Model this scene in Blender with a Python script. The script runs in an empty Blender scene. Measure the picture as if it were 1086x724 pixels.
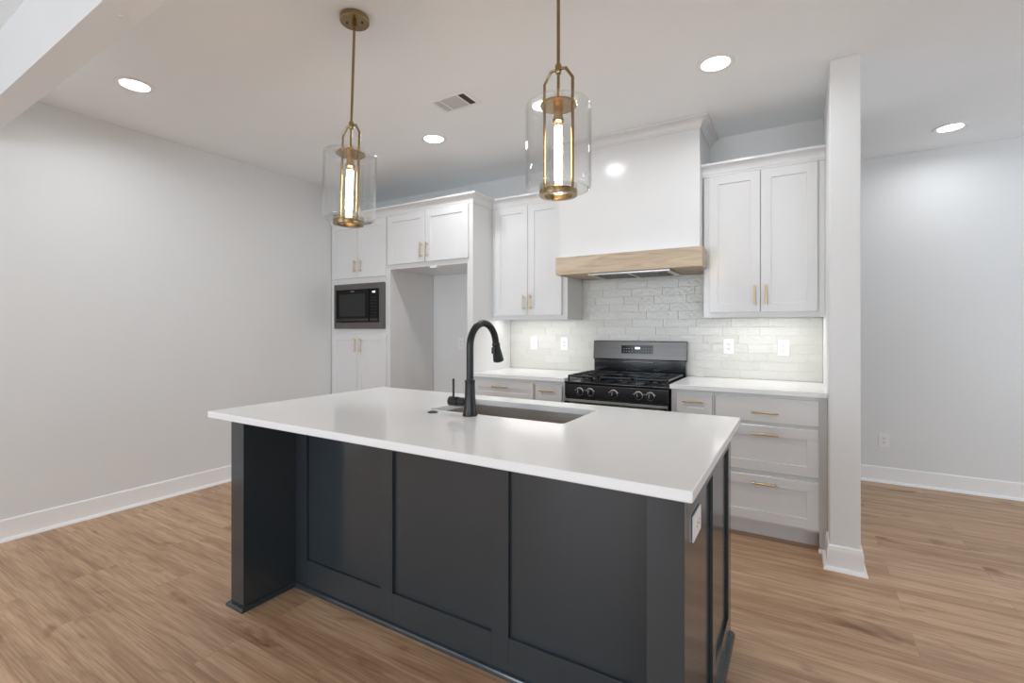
import bpy, bmesh, math, random
from mathutils import Vector, Matrix

C = bpy.context.scene.collection
S = bpy.context.scene
random.seed(7)
PI = math.pi

# ------------------------------------------------------------------ camera
TH = math.radians(30.86)
FPX, W, HPX, V0, CAM_Z = 507.2, 1086.0, 724.0, 348.7, 1.305
cam_d = bpy.data.cameras.new('camera')
cam = bpy.data.objects.new('camera', cam_d)
C.objects.link(cam)
cam.location = (0, 0, CAM_Z)
cam.rotation_euler = (PI / 2, 0, TH)
cam_d.sensor_fit = 'HORIZONTAL'
cam_d.sensor_width = 36
cam_d.lens = FPX / W * 36
cam_d.shift_y = -(HPX / 2 - V0) / W
cam_d.clip_start = 0.05
S.camera = cam

# ------------------------------------------------------------------ light
EXPOSURE = 0.08
DAY_POWER = 86.0        # each living room window behind the camera
DOWN_POWER = 5.7       # each recessed ceiling light
STRIP_POWER = 1.1       # each under-cabinet strip
BULB_STRENGTH = 55.0    # pendant filament tubes
S.view_settings.view_transform = 'Standard'
S.view_settings.look = 'None'
S.view_settings.exposure = EXPOSURE
S.view_settings.gamma = 1
S.view_settings.use_curve_mapping = False
S.cycles.use_denoising = True
S.cycles.denoiser = 'OPENIMAGEDENOISE'
S.cycles.max_bounces = 14
S.cycles.diffuse_bounces = 7
S.cycles.glossy_bounces = 9
S.cycles.transparent_max_bounces = 24
S.cycles.caustics_reflective = False
S.cycles.caustics_refractive = False
S.cycles.sample_clamp_indirect = 6.0

world = bpy.data.worlds.new('sky')
S.world = world
world.use_nodes = True
bg = world.node_tree.nodes['Background']
bg.inputs[0].default_value = (0.75, 0.87, 1.0, 1)
bg.inputs[1].default_value = 1.2

def area(name, loc, rot, sx, sy, power, col, parent=None, spread=PI, shape='RECTANGLE'):
    d = bpy.data.lights.new(name, 'AREA')
    d.shape = shape
    d.size = sx
    if shape in ('RECTANGLE', 'ELLIPSE'):
        d.size_y = sy
    d.energy = power
    d.color = col
    d.spread = spread
    o = bpy.data.objects.new(name, d)
    C.objects.link(o)
    o.location = loc
    o.rotation_euler = rot
    if parent:
        o.parent = parent
    return o

DAY = (0.79, 0.895, 1.0)
# daylight through the two living room windows behind the camera
for wx in (-2.6, 1.85):
    area('window_daylight', (wx, -4.16, 1.45), (PI / 2, 0, 0), 2.2, 1.9, DAY_POWER, DAY)
# daylight from an added, unseen window in the right wall, brightening the hall
area('window_daylight', (3.66, 3.6, 1.45), (PI / 2, 0, PI / 2), 1.9, 1.9, DAY_POWER * 0.24, DAY)

# ------------------------------------------------------------------ materials
def srgb(r, g, b):
    f = lambda c: ((c / 255 + 0.055) / 1.055) ** 2.4 if c > 10.3 else c / 255 / 12.92
    return (f(r), f(g), f(b), 1)

def base_mat(name):
    m = bpy.data.materials.new(name)
    m.use_nodes = True
    nt = m.node_tree
    p = nt.nodes['Principled BSDF']
    return m, nt, p

def N(nt, kind, **kw):
    n = nt.nodes.new(kind)
    for k, v in kw.items():
        if k in n.inputs:
            n.inputs[k].default_value = v
        else:
            setattr(n, k, v)
    return n

def ramp(nt, fac, stops):
    r = nt.nodes.new('ShaderNodeValToRGB')
    el = r.color_ramp.elements
    while len(el) > 1:
        el.remove(el[-1])
    el[0].position, el[0].color = stops[0]
    for pos, c in stops[1:]:
        e = el.new(pos)
        e.color = c
    nt.links.new(fac, r.inputs[0])
    return r.outputs[0]

def painted(name, col, rough=0.4, var=0.03, scale=6.0, bump=0.02, bscale=180.0, metal=0.0, spec=0.5, coat=0.0):
    m, nt, p = base_mat(name)
    tc = N(nt, 'ShaderNodeTexCoord')
    no = N(nt, 'ShaderNodeTexNoise')
    no.inputs['Scale'].default_value = scale
    no.inputs['Detail'].default_value = 3
    nt.links.new(tc.outputs['Object'], no.inputs['Vector'])
    a = tuple(c * (1 - var) for c in col[:3]) + (1,)
    b = tuple(min(1, c * (1 + var)) for c in col[:3]) + (1,)
    nt.links.new(ramp(nt, no.outputs[0], [(0.3, a), (0.7, b)]), p.inputs['Base Color'])
    p.inputs['Roughness'].default_value = rough
    p.inputs['Metallic'].default_value = metal
    p.inputs['Specular IOR Level'].default_value = spec
    p.inputs['Coat Weight'].default_value = coat
    p.inputs['Coat Roughness'].default_value = 0.05
    if bump:
        n2 = N(nt, 'ShaderNodeTexNoise')
        n2.inputs['Scale'].default_value = bscale
        n2.inputs['Detail'].default_value = 2
        nt.links.new(tc.outputs['Object'], n2.inputs['Vector'])
        bp = N(nt, 'ShaderNodeBump')
        bp.inputs['Strength'].default_value = bump
        bp.inputs['Distance'].default_value = 0.002
        nt.links.new(n2.outputs[0], bp.inputs['Height'])
        nt.links.new(bp.outputs[0], p.inputs['Normal'])
    return m

def emitter(name, col, strength):
    m, nt, p = base_mat(name)
    no = N(nt, 'ShaderNodeTexNoise')
    no.inputs['Scale'].default_value = 20
    a = tuple(c * 0.97 for c in col[:3]) + (1,)
    nt.links.new(ramp(nt, no.outputs[0], [(0.3, a), (0.7, col)]), p.inputs['Emission Color'])
    p.inputs['Base Color'].default_value = col
    p.inputs['Emission Strength'].default_value = strength
    return m

def thin_glass(name, tint=(1, 1, 1, 1), refl=1.0):
    m = bpy.data.materials.new(name)
    m.use_nodes = True
    nt = m.node_tree
    nt.nodes.clear()
    out = N(nt, 'ShaderNodeOutputMaterial')
    tr = N(nt, 'ShaderNodeBsdfTransparent')
    tr.inputs[0].default_value = tint
    gl = N(nt, 'ShaderNodeBsdfGlossy')
    gl.inputs['Roughness'].default_value = 0.02
    lw = N(nt, 'ShaderNodeLayerWeight')
    pw = N(nt, 'ShaderNodeMath', operation='POWER')
    pw.inputs[1].default_value = 5.0
    nt.links.new(lw.outputs['Facing'], pw.inputs[0])
    fr = N(nt, 'ShaderNodeMath', operation='MULTIPLY_ADD')
    fr.inputs[1].default_value = 0.95
    fr.inputs[2].default_value = 0.06
    nt.links.new(pw.outputs[0], fr.inputs[0])
    no = N(nt, 'ShaderNodeTexNoise')
    no.inputs['Scale'].default_value = 9
    tc = N(nt, 'ShaderNodeTexCoord')
    nt.links.new(tc.outputs['Object'], no.inputs['Vector'])
    bp = N(nt, 'ShaderNodeBump')
    bp.inputs['Strength'].default_value = 0.08
    bp.inputs['Distance'].default_value = 0.01
    nt.links.new(no.outputs[0], bp.inputs['Height'])
    nt.links.new(bp.outputs[0], gl.inputs['Normal'])
    mu = N(nt, 'ShaderNodeMath', operation='MULTIPLY')
    mu.inputs[1].default_value = refl
    nt.links.new(fr.outputs[0], mu.inputs[0])
    mx = N(nt, 'ShaderNodeMixShader')
    nt.links.new(mu.outputs[0], mx.inputs[0])
    nt.links.new(tr.outputs[0], mx.inputs[1])
    nt.links.new(gl.outputs[0], mx.inputs[2])
    nt.links.new(mx.outputs[0], out.inputs[0])
    return m

def brushed(name, col, rough=0.28, axis=0, var=0.12):
    m, nt, p = base_mat(name)
    tc = N(nt, 'ShaderNodeTexCoord')
    mp = N(nt, 'ShaderNodeMapping')
    sc = [300.0, 300.0, 300.0]
    sc[axis] = 3.0
    mp.inputs['Scale'].default_value = sc
    nt.links.new(tc.outputs['Object'], mp.inputs[0])
    no = N(nt, 'ShaderNodeTexNoise')
    no.inputs['Scale'].default_value = 1
    nt.links.new(mp.outputs[0], no.inputs['Vector'])
    a = tuple(c * (1 - var) for c in col[:3]) + (1,)
    b = tuple(c * (1 + var) for c in col[:3]) + (1,)
    nt.links.new(ramp(nt, no.outputs[0], [(0.3, a), (0.7, b)]), p.inputs['Base Color'])
    p.inputs['Metallic'].default_value = 1
    p.inputs['Roughness'].default_value = rough
    return m

def floor_mat():
    m, nt, p = base_mat('oak_plank_floor')
    L = nt.links.new
    tc = N(nt, 'ShaderNodeTexCoord')
    mp = N(nt, 'ShaderNodeMapping')
    mp.inputs['Location'].default_value = (0.35, -0.963 + 0.187 * 12, 0)
    L(tc.outputs['Object'], mp.inputs[0])
    br = N(nt, 'ShaderNodeTexBrick')
    br.offset = 0.37
    br.offset_frequency = 2
    br.inputs['Color1'].default_value = (0, 0, 0, 1)
    br.inputs['Color2'].default_value = (1, 1, 1, 1)
    br.inputs['Mortar'].default_value = (0.5, 0.5, 0.5, 1)
    br.inputs['Scale'].default_value = 1
    br.inputs['Brick Width'].default_value = 1.22
    br.inputs['Row Height'].default_value = 0.187
    br.inputs['Mortar Size'].default_value = 0.0008
    br.inputs['Mortar Smooth'].default_value = 0.1
    L(mp.outputs[0], br.inputs['Vector'])
    sep = N(nt, 'ShaderNodeSeparateColor')
    L(br.outputs['Color'], sep.inputs[0])
    off = N(nt, 'ShaderNodeMath', operation='MULTIPLY')
    off.inputs[1].default_value = 37.0
    L(sep.outputs[0], off.inputs[0])
    # long figure: warped noise stretched along the planks
    mp2 = N(nt, 'ShaderNodeMapping')
    mp2.inputs['Scale'].default_value = (0.5, 11.0, 1)
    L(tc.outputs['Object'], mp2.inputs[0])
    n1 = N(nt, 'ShaderNodeTexNoise', noise_dimensions='4D')
    n1.inputs['Scale'].default_value = 1.5
    n1.inputs['Detail'].default_value = 5
    n1.inputs['Distortion'].default_value = 0.45
    L(mp2.outputs[0], n1.inputs['Vector'])
    L(off.outputs[0], n1.inputs['W'])
    # fine fibre
    mp3 = N(nt, 'ShaderNodeMapping')
    mp3.inputs['Scale'].default_value = (3.0, 90.0, 1)
    L(tc.outputs['Object'], mp3.inputs[0])
    n2 = N(nt, 'ShaderNodeTexNoise', noise_dimensions='4D')
    n2.inputs['Scale'].default_value = 1.6
    n2.inputs['Detail'].default_value = 4
    L(mp3.outputs[0], n2.inputs['Vector'])
    L(off.outputs[0], n2.inputs['W'])
    # cathedral rings: contour lines of a smooth noise
    mp4 = N(nt, 'ShaderNodeMapping')
    mp4.inputs['Scale'].default_value = (0.7, 6.5, 1)
    L(tc.outputs['Object'], mp4.inputs[0])
    n3 = N(nt, 'ShaderNodeTexNoise', noise_dimensions='4D')
    n3.inputs['Scale'].default_value = 1.25
    n3.inputs['Detail'].default_value = 1.5
    n3.inputs['Distortion'].default_value = 0.3
    L(mp4.outputs[0], n3.inputs['Vector'])
    L(off.outputs[0], n3.inputs['W'])
    mu = N(nt, 'ShaderNodeMath', operation='MULTIPLY')
    mu.inputs[1].default_value = 9.0
    L(n3.outputs[0], mu.inputs[0])
    fr = N(nt, 'ShaderNodeMath', operation='PINGPONG')
    fr.inputs[1].default_value = 0.5
    L(mu.outputs[0], fr.inputs[0])
    # sparse darker knots / mineral streaks
    mp5 = N(nt, 'ShaderNodeMapping')
    mp5.inputs['Scale'].default_value = (2.6, 8.0, 1)
    L(tc.outputs['Object'], mp5.inputs[0])
    n5 = N(nt, 'ShaderNodeTexNoise', noise_dimensions='4D')
    n5.inputs['Scale'].default_value = 1.0
    n5.inputs['Detail'].default_value = 4
    n5.inputs['Distortion'].default_value = 1.2
    L(mp5.outputs[0], n5.inputs['Vector'])
    L(off.outputs[0], n5.inputs['W'])
    c1 = ramp(nt, n1.outputs[0], [(0.28, srgb(176, 140, 110)), (0.5, srgb(207, 173, 140)), (0.72, srgb(224, 192, 160))])
    c2 = ramp(nt, n2.outputs[0], [(0.32, srgb(216, 207, 199)), (0.6, (1, 1, 1, 1))])
    c3 = ramp(nt, fr.outputs[0], [(0.0, srgb(234, 228, 222)), (0.3, (1, 1, 1, 1))])
    c5 = ramp(nt, n5.outputs[0], [(0.60, (1, 1, 1, 1)), (0.74, srgb(188, 166, 146))])
    c4 = ramp(nt, sep.outputs[0], [(0.0, srgb(236, 231, 226)), (1.0, srgb(255, 253, 250))])
    cur = c1
    for c, f in ((c2, 1.0), (c3, 0.55), (c5, 1.0), (c4, 1.0)):
        mx = N(nt, 'ShaderNodeMix', data_type='RGBA', blend_type='MULTIPLY')
        mx.inputs[0].default_value = f
        L(cur, mx.inputs[6])
        L(c, mx.inputs[7])
        cur = mx.outputs[2]
    mx = N(nt, 'ShaderNodeMix', data_type='RGBA', blend_type='MIX')
    L(br.outputs['Fac'], mx.inputs[0])
    L(cur, mx.inputs[6])
    mx.inputs[7].default_value = srgb(146, 117, 90)
    L(mx.outputs[2], p.inputs['Base Color'])
    p.inputs['Roughness'].default_value = 0.42
    bp = N(nt, 'ShaderNodeBump')
    bp.inputs['Strength'].default_value = 0.12
    bp.inputs['Distance'].default_value = 0.002
    L(n2.outputs[0], bp.inputs['Height'])
    L(bp.outputs[0], p.inputs['Normal'])
    return m

def oak_band_mat():
    m, nt, p = base_mat('limed_oak')
    L = nt.links.new
    tc = N(nt, 'ShaderNodeTexCoord')
    mp = N(nt, 'ShaderNodeMapping')
    mp.inputs['Scale'].default_value = (2.0, 18.0, 18.0)
    L(tc.outputs['Object'], mp.inputs[0])
    n1 = N(nt, 'ShaderNodeTexNoise')
    n1.inputs['Scale'].default_value = 1.4
    n1.inputs['Detail'].default_value = 6
    n1.inputs['Distortion'].default_value = 1.1
    L(mp.outputs[0], n1.inputs['Vector'])
    L(ramp(nt, n1.outputs[0], [(0.25, srgb(168, 148, 124)), (0.5, srgb(194, 176, 152)), (0.75, srgb(206, 190, 168))]), p.inputs['Base Color'])
    p.inputs['Roughness'].default_value = 0.5
    return m

def tile_mat():
    m, nt, p = base_mat('glazed_tile')
    L = nt.links.new
    ge = N(nt, 'ShaderNodeNewGeometry')
    tc = N(nt, 'ShaderNodeTexCoord')
    no = N(nt, 'ShaderNodeTexNoise')
    no.inputs['Scale'].default_value = 48
    no.inputs['Detail'].default_value = 2
    L(tc.outputs['Object'], no.inputs['Vector'])
    c = ramp(nt, ge.outputs['Random Per Island'], [(0.0, srgb(211, 210, 204)), (0.5, srgb(216, 215, 209)), (1.0, srgb(221, 220, 215))])
    L(c, p.inputs['Base Color'])
    p.inputs['Roughness'].default_value = 0.07
    bp = N(nt, 'ShaderNodeBump')
    bp.inputs['Strength'].default_value = 0.6
    bp.inputs['Distance'].default_value = 0.006
    L(no.outputs[0], bp.inputs['Height'])
    L(bp.outputs[0], p.inputs['Normal'])
    return m

M = {
    'wall': painted('wall_paint', srgb(229, 230, 230), 0.6, 0.01, 2, 0.04, 250),
    'ceil': painted('ceiling_paint', srgb(244, 247, 249), 0.75, 0.01, 2, 0.05, 200),
    'trim': painted('trim_paint', srgb(246, 246, 246), 0.3, 0.01, 4, 0),
    'cab': painted('white_cabinet_paint', srgb(223, 223, 223), 0.18, 0.01, 4, 0.01, 90),
    'slate': painted('slate_paint', srgb(51, 58, 63), 0.15, 0.04, 3, 0.012, 120, spec=0.75),
    'quartz': painted('white_quartz', srgb(242, 242, 242), 0.13, 0.008, 3.5, 0),
    'brass': painted('brushed_brass', srgb(156, 135, 100), 0.24, 0.05, 30, 0.02, 300, metal=1),
    'gold': painted('champagne_pull', srgb(206, 182, 138), 0.3, 0.04, 30, 0, metal=1),
    'black': painted('matte_black', srgb(15, 15, 16), 0.32, 0.1, 30, 0.02, 300),
    'iron': painted('cast_iron', srgb(24, 24, 25), 0.24, 0.15, 60, 0.1, 300),
    'enamel': painted('black_enamel', srgb(18, 19, 22), 0.12, 0.1, 10, 0),
    'glassblk': painted('black_glass', srgb(9, 9, 10), 0.10, 0.1, 10, 0, spec=0.22),
    'window_dark': painted('smoked_window', srgb(30, 30, 31), 0.12, 0.1, 40, 0),
    'blksteel': brushed('black_stainless', srgb(84, 81, 79), 0.26, 0),
    'trimsteel': brushed('dark_trim_steel', srgb(122, 117, 114), 0.42, 0),
    'steel': brushed('stainless_steel', srgb(212, 208, 203), 0.30, 0),
    'plastic': painted('white_plastic', srgb(238, 238, 238), 0.3, 0.01, 20, 0),
    'slot': painted('dark_slot', srgb(40, 38, 36), 0.6, 0.1, 40, 0),
    'grey': painted('grey_print', srgb(150, 150, 150), 0.5, 0.05, 40, 0),
    'vent': painted('vent_grey', srgb(205, 206, 206), 0.5, 0.02, 40, 0),
    'grout': painted('grout', srgb(216, 215, 211), 0.8, 0.03, 60, 0.1, 300),
    'floor': floor_mat(),
    'oak': oak_band_mat(),
    'tile': tile_mat(),
    'glass': thin_glass('clear_glass', (0.994, 0.996, 0.996, 1), 1.2),
    'bulbglass': thin_glass('bulb_glass', (1.0, 0.97, 0.92, 1), 0.8),
    'filament': emitter('glowing_filament', (1.0, 0.72, 0.40, 1), BULB_STRENGTH),
    'lens': emitter('lit_lens', (1.0, 0.96, 0.90, 1), 9.0),
    'led': emitter('led_lens', (1.0, 0.98, 0.95, 1), 6.0),
    'display': emitter('display_digits', (0.8, 0.92, 1.0, 1), 2.0),
}

# ------------------------------------------------------------------ mesh helpers
class MB:
    def __init__(s):
        s.bm = bmesh.new()

    def _xf(s, verts, mat):
        if mat is not None:
            bmesh.ops.transform(s.bm, matrix=mat, verts=verts)

    def box(s, x0, x1, y0, y1, z0, z1, bev=0.0, seg=2, mat=None):
        m = Matrix.Translation(((x0 + x1) / 2, (y0 + y1) / 2, (z0 + z1) / 2)) @ Matrix.Diagonal((abs(x1 - x0), abs(y1 - y0), abs(z1 - z0), 1))
        t = bmesh.new()
        bmesh.ops.create_cube(t, size=1, matrix=m)
        if bev:
            bmesh.ops.bevel(t, geom=t.edges[:], offset=bev, segments=seg, affect='EDGES', profile=0.5)
        if mat is not None:
            bmesh.ops.transform(t, matrix=mat, verts=t.verts[:])
        s.merge(t)
        return s

    def merge(s, t):
        me = bpy.data.meshes.new('tmp')
        t.to_mesh(me)
        t.free()
        s.bm.from_mesh(me)
        bpy.data.meshes.remove(me)

    def quad(s, *pts):
        s.bm.faces.new([s.bm.verts.new(p) for p in pts])

    def cyl(s, p0, p1, r0, r1=None, n=24, caps=True):
        return s.tube([p0, p1], [r0, r0 if r1 is None else r1], n, caps)

    def tube(s, path, r, n=14, caps=True):
        path = [Vector(p) for p in path]
        rs = r if isinstance(r, (list, tuple)) else [r] * len(path)
        rings = []
        up = None
        for i, p in enumerate(path):
            a = path[max(i - 1, 0)]
            b = path[min(i + 1, len(path) - 1)]
            d = (b - a).normalized()
            if up is None:
                up = Vector((0, 0, 1)) if abs(d.z) < 0.9 else Vector((1, 0, 0))
            u = (up - d * up.dot(d)).normalized()
            up = u
            v = d.cross(u)
            k = 1.0
            if 0 < i < len(path) - 1:
                d1 = (path[i] - path[i - 1]).normalized()
                k = 1.0 / max(0.5, d1.dot(d))
            rings.append([s.bm.verts.new(p + (u * math.cos(2 * PI * j / n) + v * math.sin(2 * PI * j / n)) * rs[i] * k) for j in range(n)])
        for A, B in zip(rings, rings[1:]):
            for j in range(n):
                s.bm.faces.new((A[j], A[(j + 1) % n], B[(j + 1) % n], B[j]))
        if caps:
            s.bm.faces.new(rings[0][::-1])
            s.bm.faces.new(rings[-1])
        return s

    def lathe(s, c, prof, n=48, close=False):
        """prof: (r, z) from c; r = 0 ends become a fan"""
        rings = []
        for r, z in prof:
            if r < 1e-6:
                rings.append([s.bm.verts.new((c[0], c[1], c[2] + z))])
            else:
                rings.append([s.bm.verts.new((c[0] + r * math.cos(2 * PI * j / n), c[1] + r * math.sin(2 * PI * j / n), c[2] + z)) for j in range(n)])
        pairs = list(zip(rings, rings[1:]))
        if close:
            pairs.append((rings[-1], rings[0]))
        for A, B in pairs:
            for j in range(n):
                k = (j + 1) % n
                if len(A) == 1 and len(B) == 1:
                    continue
                if len(A) == 1:
                    s.bm.faces.new((A[0], B[k], B[j]))
                elif len(B) == 1:
                    s.bm.faces.new((A[j], A[k], B[0]))
                else:
                    s.bm.faces.new((A[j], A[k], B[k], B[j]))
        return s

    def sweep(s, path, prof, g0=None, g1=None):
        """prof: closed (out, z) outline swept along an xy path, mitred; 'out' is to the right of travel"""
        P = [Vector(p) for p in path]
        full = ([Vector(g0)] if g0 else []) + P + ([Vector(g1)] if g1 else [])
        o = 1 if g0 else 0
        rings = []
        for i in range(len(P)):
            k = i + o
            ds = []
            if k > 0:
                ds.append((full[k] - full[k - 1]).normalized())
            if k < len(full) - 1:
                ds.append((full[k + 1] - full[k]).normalized())
            ns = [Vector((d.y, -d.x)) for d in ds]
            if len(ns) == 2:
                m = (ns[0] + ns[1]).normalized()
                m = m / max(0.2, m.dot(ns[0]))
            else:
                m = ns[0]
            rings.append([s.bm.verts.new((P[i].x + m.x * a, P[i].y + m.y * a, z)) for a, z in prof])
        n = len(prof)
        for A, B in zip(rings, rings[1:]):
            for j in range(n):
                s.bm.faces.new((A[j], A[(j + 1) % n], B[(j + 1) % n], B[j]))
        s.bm.faces.new(rings[0][::-1])
        s.bm.faces.new(rings[-1])
        return s

    def shaker(s, x0, x1, z0, z1, y, t=0.019, rail=0.06, rec=0.009, bev=0.0025):
        """five piece door facing -y, front face at y"""
        t_ = bmesh.new()
        V = lambda x, yy, z: t_.verts.new((x, yy, z))
        def ring(a, b, c, d, yy):
            return [V(a, yy, c), V(b, yy, c), V(b, yy, d), V(a, yy, d)]
        e = bev
        back = ring(x0, x1, z0, z1, y + t)
        side = ring(x0, x1, z0, z1, y + e)
        fo = ring(x0 + e, x1 - e, z0 + e, z1 - e, y)
        fi = ring(x0 + rail, x1 - rail, z0 + rail, z1 - rail, y)
        pi = ring(x0 + rail + 0.0015, x1 - rail - 0.0015, z0 + rail + 0.0015, z1 - rail - 0.0015, y + rec)
        for A, B in ((back, side), (side, fo), (fo, fi), (fi, pi)):
            for j in range(4):
                k = (j + 1) % 4
                t_.faces.new((A[j], A[k], B[k], B[j]))
        t_.faces.new(pi)
        t_.faces.new(back[::-1])
        s.merge(t_)
        return s

def make(name, mb, mat, parent=None, smooth=True, base=None):
    """link the mesh as one object; a child lives in its thing's own space"""
    bm = mb.bm
    bmesh.ops.recalc_face_normals(bm, faces=bm.faces[:])
    off = Vector((0, 0, 0))
    if parent is not None:
        q = parent
        while q.parent is not None:
            q = q.parent
        off = Vector(q.location)
    elif base is not None:
        off = Vector(base)
    bmesh.ops.translate(bm, vec=-off, verts=bm.verts[:])
    me = bpy.data.meshes.new(name)
    bm.to_mesh(me)
    bm.free()
    if smooth:
        for f in me.polygons:
            f.use_smooth = True
        me.set_sharp_from_angle(angle=math.radians(32))
        weighted = True
    else:
        weighted = False
    me.materials.append(mat)
    o = bpy.data.objects.new(name, me)
    C.objects.link(o)
    if weighted:
        wn = o.modifiers.new('weighted', 'WEIGHTED_NORMAL')
        wn.weight = 100
        wn.keep_sharp = True
    if parent is not None:
        o.parent = parent
    else:
        o.location = off
    return o

def tag(o, label, cat, group=None):
    o['label'] = label
    o['category'] = cat
    if group:
        o['group'] = group
    return o

def thing(name, label, cat, loc, group=None):
    o = bpy.data.objects.new(name, None)
    o.empty_display_size = 0.1
    C.objects.link(o)
    o.location = loc
    return tag(o, label, cat, group)

def struct(name, mb, mat, smooth=True):
    o = make(name, mb, mat, None, smooth)
    o['kind'] = 'structure'
    return o

# ------------------------------------------------------------------ room shell
XL, YB, ZC = -4.20, 3.97, 2.77
YH = 5.12                      # end wall of the hall
XR, YR = 3.5, -4.0
struct('floor', MB().box(XL - 0.15, XR + 0.15, YR - 0.15, YH + 0.15, -0.1, 0), M['floor'])
struct('ceiling', MB().box(XL - 0.15, XR + 0.15, YR - 0.15, YH + 0.15, ZC, ZC + 0.1), M['ceil'])
struct('wall_left', MB().box(XL - 0.12, XL, YR, YH, 0, ZC), M['wall'])
struct('wall_kitchen_back', MB().box(XL, 0.15, YB, YB + 0.12, 0, ZC), M['wall'])
struct('wall_stub', MB().box(0.15, 0.287, 3.13, YB + 0.12, 0, ZC, 0.004), M['wall'])
struct('wall_hall', MB().box(XL, XR, YH, YH + 0.12, 0, ZC), M['wall'])
# living room side, behind the camera: window openings
def wall_with_windows(name, horizontal, c0, c1, t0, t1, holes, z0, z1):
    mb = MB()
    cur = c0
    def seg(a, b, za, zb):
        if horizontal:
            mb.box(a, b, t0, t1, za, zb)
        else:
            mb.box(t0, t1, a, b, za, zb)
    for a, b in holes:
        seg(cur, a, 0, ZC)
        seg(a, b, 0, z0)
        seg(a, b, z1, ZC)
        cur = b
    seg(cur, c1, 0, ZC)
    return struct(name, mb, M['wall'])
wall_with_windows('wall_rear', True, XL, XR, YR - 0.12, YR, ((-3.7, -1.5), (0.75, 2.95)), 0.5, 2.4)
wall_with_windows('wall_right', False, YR, YH, XR, XR + 0.12, ((2.65, 4.55),), 0.5, 2.4)  # the opening here is added to let light into the hall
for i, (a, b, hor) in enumerate(((-3.7, -1.5, True), (0.75, 2.95, True), (2.65, 4.55, False))):  # the last frame belongs to the added hall window
    mb = MB()
    mid = (a + b) / 2
    for u0, u1, z0, z1 in ((a, a + .05, .5, 2.4), (b - .05, b, .5, 2.4), (mid - .03, mid + .03, .55, 2.35), (a + .05, b - .05, .5, .55), (a + .05, b - .05, 2.35, 2.4)):
        if hor:
            mb.box(u0, u1, YR - 0.08, YR - 0.03, z0, z1)
        else:
            mb.box(XR + 0.03, XR + 0.08, u0, u1, z0, z1)
    struct('window_%d' % (i + 1), mb, M['trim'])

# dropped header between the living room and the kitchen (its line drifts a little off the wall line)
hb = MB()
def hy(x, far):
    return (0.7 + 0.125 * far) - 0.0198 * (x + 2.09) if not far else 0.817 - 0.0171 * (x + 1.895)
xa, xb = XL, XR
pts = [(xa, hy(xa, 0)), (xb, hy(xb, 0)), (xb, hy(xb, 1)), (xa, hy(xa, 1))]
lo = [hb.bm.verts.new((x, y, 2.45)) for x, y in pts]
hi = [hb.bm.verts.new((x, y, ZC)) for x, y in pts]
hb.bm.faces.new(lo[::-1]); hb.bm.faces.new(hi)
for j in range(4):
    hb.bm.faces.new((lo[j], lo[(j + 1) % 4], hi[(j + 1) % 4], hi[j]))
struct('trim_header', hb, M['wall'])

BASE = [(0, 0), (0.014, 0), (0.014, 0.105), (0.010, 0.112), (0.010, 0.126), (0.006, 0.132), (0, 0.132)]
SHOE = [(0.014, 0.0), (0.031, 0.0), (0.030, 0.008), (0.025, 0.016), (0.014, 0.019)]
def baseboard(name, path, g0=None, g1=None, shoe=None):
    mb = MB().sweep(path, BASE, g0, g1)
    mb.sweep(path, SHOE, g0, g1)
    return struct(name, mb, M['trim'])
baseboard('baseboard_left', [(XL, YR), (XL, 3.334)])
baseboard('baseboard_hall', [(-0.6, YH), (XR, YH)])
baseboard('baseboard_stub', [(0.15, 3.324), (0.15, 3.13), (0.287, 3.13), (0.287, YB + 0.12)])
baseboard('baseboard_right', [(XR, YH), (XR, YR)])
# quarter round that turns from the stub wall onto the cabinet foot
sh = MB().sweep([(0.104, 3.3245), (0.136, 3.3245)], [(a - 0.014, z) for a, z in SHOE])
struct('trim_1', sh, M['trim'])

# ------------------------------------------------------------------ shared small parts
def pull(parent, p0, p1, axis_out=(0, -1, 0), name='pull'):
    """slim bar pull between p0 and p1 standing off the face"""
    a, b = Vector(p0), Vector(p1)
    o = Vector(axis_out) * 0.03
    d = (b - a).normalized()
    mb = MB()
    mb.cyl(a + o, b + o, 0.0058, n=12)
    for q in (a + d * 0.018, b - d * 0.018):
        mb.cyl(q - Vector(axis_out) * 0.0008, q + o, 0.0042, n=10)
    return make(name, mb, M['gold'], parent)

def door(parent, x0, x1, z0, z1, y, px=None, pz=None, name='door', rail=0.06, mat='cab'):
    d = make(name, MB().shaker(x0, x1, z0, z1, y, rail=rail), M[mat], parent)
    if px is not None:
        pull(d, (px, y, pz[0]), (px, y, pz[1]))
    return d

def drawer(parent, x0, x1, z0, z1, y, px, pz, slab=False, rail=0.06):
    if slab:
        mb = MB().box(x0, x1, y, y + 0.019, z0, z1, 0.0025)
    else:
        mb = MB().shaker(x0, x1, z0, z1, y, rail=rail)
    d = make('drawer', mb, M['cab'], parent)
    pull(d, (px[0], y, pz), (px[1], y, pz))
    return d

def crown_prof(z0, z1, proj):
    h = z1 - z0
    pr = [(0.0, z0), (0.007, z0), (0.009, z0 + h * 0.16), (0.013, z0 + h * 0.20)]
    for k in range(1, 7):
        a = k / 7 * PI / 2
        pr.append((0.013 + (proj - 0.022) * (1 - math.cos(a)), z0 + h * (0.20 + 0.55 * math.sin(a))))
    pr += [(proj - 0.009, z0 + h * 0.78), (proj, z0 + h * 0.82), (proj, z1), (0.0, z1)]
    return pr

YF = 3.335        # face frames of the tall and base cabinets
YD = YF - 0.020   # their door faces
YU = 3.640        # face frames of the wall cabinets
YUD = YU - 0.020
YBK = YB - 0.003
CZ0, CZ1 = 2.382, 2.462
CABCROWN = crown_prof(CZ0, CZ1, 0.062)

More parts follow.
